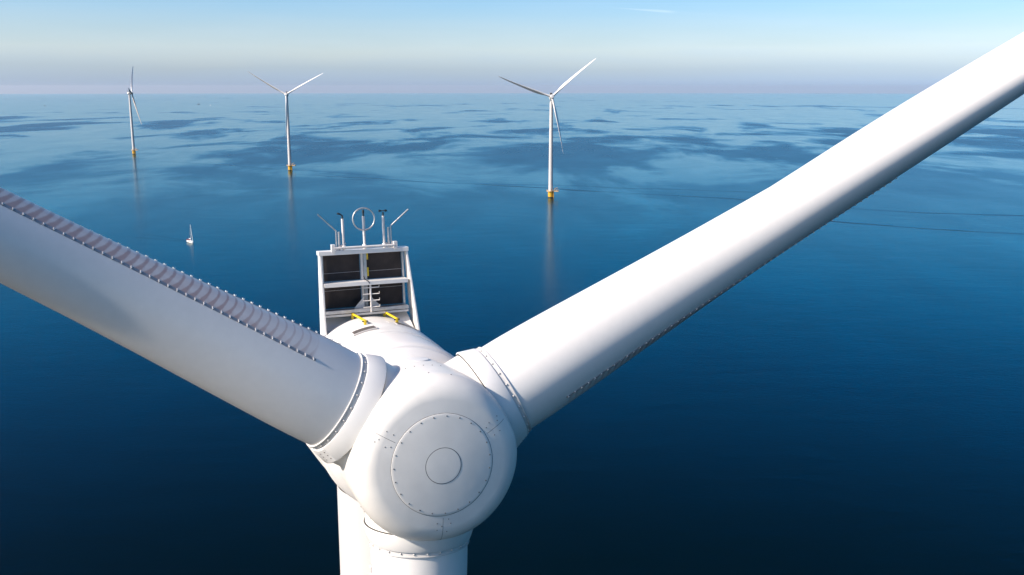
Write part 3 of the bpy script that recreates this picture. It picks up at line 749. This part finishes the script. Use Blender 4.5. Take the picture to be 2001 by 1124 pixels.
# ---------------------------------------------------------------- far turbines
def far_turbine(x, y, yaw, phase, feather, label):
    T = empty('wind_turbine', (x, y, drop(x, y)))
    tag(T, label, 'wind turbine', 'offshore wind turbines')
    a, r, u = nac_frame(yaw, R_(5)); ah = Vector((a.x, a.y, 0)).normalized()
    P = Vector((0, 0, 94.6)) + ah*3.6
    mb = MB(); mb.lathe([(2.15, 6.0), (2.05, 20), (1.85, 50), (1.52, 92.6)], (0, 0, 0), (0, 0, 1), 48); tw = mb.build('tower', M_tower, T)
    mb = MB(); dv = Vector((.35, -.94, 0)).normalized(); sd = Vector((-dv.y, dv.x, 0))
    mb.hexa([sd*s_*.5 + dv*d_ + Vector((0, 0, z)) for z in (6.35, 8.6) for s_, d_ in ((-1, 2.0), (1, 2.0), (1, 2.2), (-1, 2.2))]); mb.build('door', M_grate, tw)
    foundation(T, R_(-10))
    mb = MB(); mb.lathe([(.3, 1.2), (1.9, 1.2), (2.08, 1.4), (2.1, 2.9), (2.1, 2.9), (2.13, 2.95), (2.2, 5.0), (2.0, 5.8), (1.4, 6.6), (.05, 6.95)], P, -a, 40)
    nac = mb.build('nacelle', M_canopy, T)
    mb = MB(); mb.lathe([(1.56, 91.6), (1.66, 91.8), (1.72, 93.4)], (0, 0, 0), (0, 0, 1), 32); mb.build('yaw_skirt', M_white, T)
    n = lambda l, q, h: P + r*l - a*q + u*h
    mb = MB()
    for sg in (-1, 1): mb.poly_prism([n(sg*1.27, 5.2, 4.1), n(sg*1.27, 5.9, 4.1), n(sg*1.27, 6.3, 1.5), n(sg*1.27, 4.6, 1.4)], r*(-sg*.1))
    mb.hexa([n(-1.27, 5.2, 4.0), n(1.27, 5.2, 4.0), n(1.27, 5.8, 4.0), n(-1.27, 5.8, 4.0), n(-1.27, 5.2, 4.15), n(1.27, 5.2, 4.15), n(1.27, 5.8, 4.15), n(-1.27, 5.8, 4.15)])
    co = mb.build('cooler_housing', M_frame, T)
    for (x0, x1) in ((-1.15, -.1), (.1, 1.15)):
        mb = MB(); mb.hexa([n(x0, 5.4, 2.2), n(x1, 5.4, 2.2), n(x1, 5.6, 2.2), n(x0, 5.6, 2.2), n(x0, 5.4, 4.0), n(x1, 5.4, 4.0), n(x1, 5.6, 4.0), n(x0, 5.6, 4.0)])
        mb.build('radiator_panel', M_rad, co)
    angs = [phase + R_(120*k) for k in range(3)]
    bd = [blade_dir(a, r, u, an, R_(2.5)) for an in angs]
    dirs = [np.array([b.dot(r), b.dot(u), b.dot(a)]) for b in bd]
    bm = bmesh.new(); bmesh.ops.create_icosphere(bm, subdivisions=5, radius=1.0)
    D = np.array([v.co[:] for v in bm.verts]); D /= np.linalg.norm(D, axis=1)[:, None]
    for v, q in zip(bm.verts, hub_cast(D, dirs)): v.co = P + r*float(q[0]) + u*float(q[1]) + a*float(q[2])
    bmesh.ops.recalc_face_normals(bm, faces=bm.faces)
    for f in bm.faces: f.smooth = True
    me = bpy.data.meshes.new('spinner'); bm.to_mesh(me); bm.free(); me.materials.append(M_white); link('spinner', me, T)
    for b in bd: link('blade', B_LO, T, blade_matrix(a, b, P, feather))
    return T
near_turbine()
far_turbine(36.9, 927.6, R_(8), R_(42), R_(48), 'nearest of the three distant turbines, one blade hanging clear beside its tower')
far_turbine(-281.4, 1238.0, R_(3), R_(30), R_(36), 'distant turbine with two blades raised in a V, third against its tower')
far_turbine(-597.4, 1547.9, R_(103), R_(53), R_(35), 'most distant white turbine, turned sideways so its rotor is seen edge on')

# ---------------------------------------------------------------- sailing yacht
def hull_mesh(Ln, B, fb, draft, name, material, n=22):
    mb = MB(); V = []
    ring = [(-1, 1.0), (-.97, .55), (-.86, .15), (-.55, -.35), (0, -1.0), (.55, -.35), (.86, .15), (.97, .55), (1, 1.0)]
    for i in range(n+1):
        t = i/n; yy = Ln*(t-.5)                      # t=1 is the bow
        w = B/2*(max(.0, 1-((t-.38)/.63)**2 if t > .38 else 1-.28*((.38-t)/.38)**2))**.8 + .02
        sheer = fb*(1 + .28*max(0, t-.3)**2 - .05*(t < .1))
        for x, z in ring:
            rake = .45*max(0, t-.85)/.15*(z if z > 0 else 0)*.9
            V.append((x*w*(1 if z > .3 else .96), yy + rake, z*sheer if z > 0 else z*draft*(1-(2*t-1)**4)))
    m = len(ring)
    Fc = [(i*m+k, i*m+k+1, (i+1)*m+k+1, (i+1)*m+k) for i in range(n) for k in range(m-1)]
    Fc += [tuple(range(m)), tuple(range(n*m, n*m+m))]
    mb.add(V, Fc, True)
    deck = MB(); dv = [(V[i*m+k][0]*.96, V[i*m+k][1], V[i*m+k][2]-.03) for i in range(n+1) for k in (0, m-1)]
    deck.add(dv, [(2*i, 2*i+1, 2*i+3, 2*i+2) for i in range(n)])
    return mb, deck
def yacht():
    T = empty('sailing_yacht', (-217.9, 651.5, drop(217, 651)))
    T.rotation_euler = (0, R_(-2), R_(180+38))
    tag(T, 'small white sailing yacht with furled sails motoring across the open blue water', 'sailing boat')
    h, d = hull_mesh(8.8, 3.1, 1.15, .5, 'hull', M_hull); h.build('hull', M_hull, T); d.build('deck', M_hull, T)
    mb = MB(); mb.hexa([(-.95, -.9, 1.1), (.95, -.9, 1.1), (.6, 2.3, 1.15), (-.6, 2.3, 1.15), (-.8, -.8, 1.65), (.8, -.8, 1.65), (.45, 2.0, 1.45), (-.45, 2.0, 1.45)])
    cab = bevel(mb.build('cabin', M_hull, T), .08, 3)
    for sg in (-1, 1):
        mb = MB(); mb.hexa([(sg*.90, -.6, 1.25), (sg*.93, -.6, 1.25), (sg*.72, 1.4, 1.25), (sg*.69, 1.4, 1.25), (sg*.84, -.6, 1.5), (sg*.87, -.6, 1.5), (sg*.66, 1.4, 1.42), (sg*.63, 1.4, 1.42)]); mb.build('cabin_window', M_glass, cab)
    mb = MB()   # cockpit well and coamings
    mb.box((0, -2.5, 1.0), (1.5, 2.4, .12)); mb.build('cockpit', M_teak, T)
    mb = MB(); 
    for sg in (-1, 1): mb.box((sg*.95, -2.4, 1.22), (.14, 2.6, .34))
    bevel(mb.build('coaming', M_hull, T), .04)
    mb = MB()   # sprayhood
    V = []
    for yy, rr, zz in ((-1.35, .95, 1.95), (-.95, .95, 2.0), (-.45, .8, 1.7)):
        V += [(rr*math.sin(t), yy, 1.25 + (zz-1.25)*math.cos(t)) for t in np.linspace(-math.pi/2, math.pi/2, 9)]
    mb.add(V, [(i*9+k, i*9+k+1, (i+1)*9+k+1, (i+1)*9+k) for i in range(2) for k in range(8)], True); mb.build('sprayhood', M_red, T)
    mb = MB(); mb.tube([(0, .7, 1.4), (0, .68, 6), (0, .6, 12.6)], [.11, .10, .07], 10); mast = mb.build('mast', M_sail, T)
    mb = MB(); 
    for z in (5.4, 8.9): mb.tube([(-.85, .6, z), (0, .66, z+.05), (.85, .6, z)], .035, 6)
    mb.build('spreader', M_galv, mast)
    mb = MB(); mb.tube([(0, .6, 2.45), (0, -2.9, 2.35)], .08, 8); bo = mb.build('boom', M_galv, T)
    mb = MB(); mb.tube([(0, .5, 2.65), (0, -.6, 2.68), (0, -1.8, 2.6), (0, -2.8, 2.48)], [.24, .26, .2, .1], 10); mb.build('furled_mainsail', M_sail, bo)
    mb = MB(); mb.tube([(0, 4.5, 1.55), (0, 4.2, 2.4), (0, 2.6, 7.2), (0, .85, 12.1)], [.06, .19, .15, .05], 10); mb.build('furled_headsail', M_sail, T)
    mb = MB()
    for p, q in (((-1.4, .4, 1.2), (-.85, .6, 5.4)), ((1.4, .4, 1.2), (.85, .6, 5.4)), ((-.85, .6, 5.4), (0, .6, 12.3)), ((.85, .6, 5.4), (0, .6, 12.3)), ((0, -4.2, 1.3), (0, .6, 12.5))):
        mb.tube([p, q], .015, 5)
    mb.build('rigging', M_galv, T)
    mb = MB()
    for sg in (-1, 1):
        for yy in (-3.8, -2.2, -.4, 1.4, 3.0): mb.tube([(sg*(1.4-.16*max(0, yy)), yy, 1.15), (sg*(1.4-.16*max(0, yy)), yy, 1.8)], .02, 5)
        mb.tube([(sg*1.3, -4.1, 1.8), (sg*1.42, -2, 1.8), (sg*1.4, 0, 1.8), (sg*1.0, 3, 1.85), (sg*.15, 4.6, 2.0)], .02, 5)
    mb.build('guard_rail', M_galv, T)
    mb = MB(); mb.tube([(.0, -2.6, 1.1), (0, -2.6, 2.0)], .04, 6)
    mb.tube([(0, -2.58, 1.9) if k < 0 else (.4*math.cos(t), -2.6, 1.95+.4*math.sin(t)) for k, t in enumerate(np.linspace(0, 2*math.pi, 17))], .03, 6); mb.build('steering_wheel', M_galv, T)
    mb = MB(); mb.tube([(-.9, -4.3, 1.2), (-1.0, -4.7, 2.7)], .025, 6); mb.poly_prism([(-1.0, -4.68, 2.65), (-1.15, -5.4, 2.45), (-1.1, -5.35, 1.95), (-.95, -4.6, 2.1)], (.012, 0, 0)); mb.build('ensign', M_red, T)
    mb = MB(); mb.poly_prism([(-.9, -4.45, .9), (.9, -4.45, .9), (.9, -4.55, 2.05), (-.9, -4.55, 2.05)], (0, -.3, 0)); bevel(mb.build('stern_locker', M_red, T), .1, 3)
    # two people in the cockpit
    return T
YT = yacht()

# ---------------------------------------------------------------- small craft near the horizon
def craft(px, y, Ln, head, label, pale):
    x = px
    T = empty('motor_boat', (x, y, drop(x, y))); T.rotation_euler = (0, 0, R_(head))
    tag(T, label, 'boat', 'small craft near the horizon')
    m_ = M_hull if pale else M_shiphull
    h, d = hull_mesh(Ln, Ln*.26, Ln*.10, Ln*.05, 'hull', m_, 14); h.build('hull', m_, T); d.build('deck', M_grate, T)
    k = Ln/18; mb = MB(); mb.hexa([(-1.6*k, -5*k, 1.4*k), (1.6*k, -5*k, 1.4*k), (1.6*k, 0, 1.4*k), (-1.6*k, 0, 1.4*k), (-1.4*k, -4.8*k, 4.4*k), (1.4*k, -4.8*k, 4.4*k), (1.3*k, -.9*k, 4.4*k), (-1.3*k, -.9*k, 4.4*k)])
    bevel(mb.build('wheelhouse', m_, T), .1*k)
    mb = MB(); mb.tube([(0, -3*k, 4.3*k), (0, -3*k, 9*k)], .14*k, 6); mb.tube([(0, 4*k, 1.5*k), (0, 4*k, 6*k)], .12*k, 6); mb.build('mast', M_galv, T)
craft(-2744.6, 5807, 13, 80, 'tiny dark boat near the horizon at the far left edge of the sea', False)
craft(-2012.8, 6353, 20, 85, 'tiny long dark boat near the horizon between the two turbines on the left', False)
craft(-1823.3, 5978, 9, 60, 'tiny pale boat near the horizon, just right of a longer dark one', True)

# ---------------------------------------------------------------- air
def haze():
    mb = MB(); mb.box((0, 0, (170-250)/2), (86000, 86000, 420))
    m = bpy.data.materials.new('haze_air'); m.use_nodes = True; N = m.node_tree.nodes; L = m.node_tree.links
    N.remove(N['Principled BSDF']); v = N.new('ShaderNodeVolumePrincipled'); v.inputs['Color'].default_value = (.92, .94, 1, 1)
    v.inputs['Density'].default_value = HAZE; v.inputs['Anisotropy'].default_value = .3
    L.new(v.outputs[0], N['Material Output'].inputs['Volume'])
    tag(mb.build('haze', m), kind='stuff')
HAZE = 1.4e-5
haze()
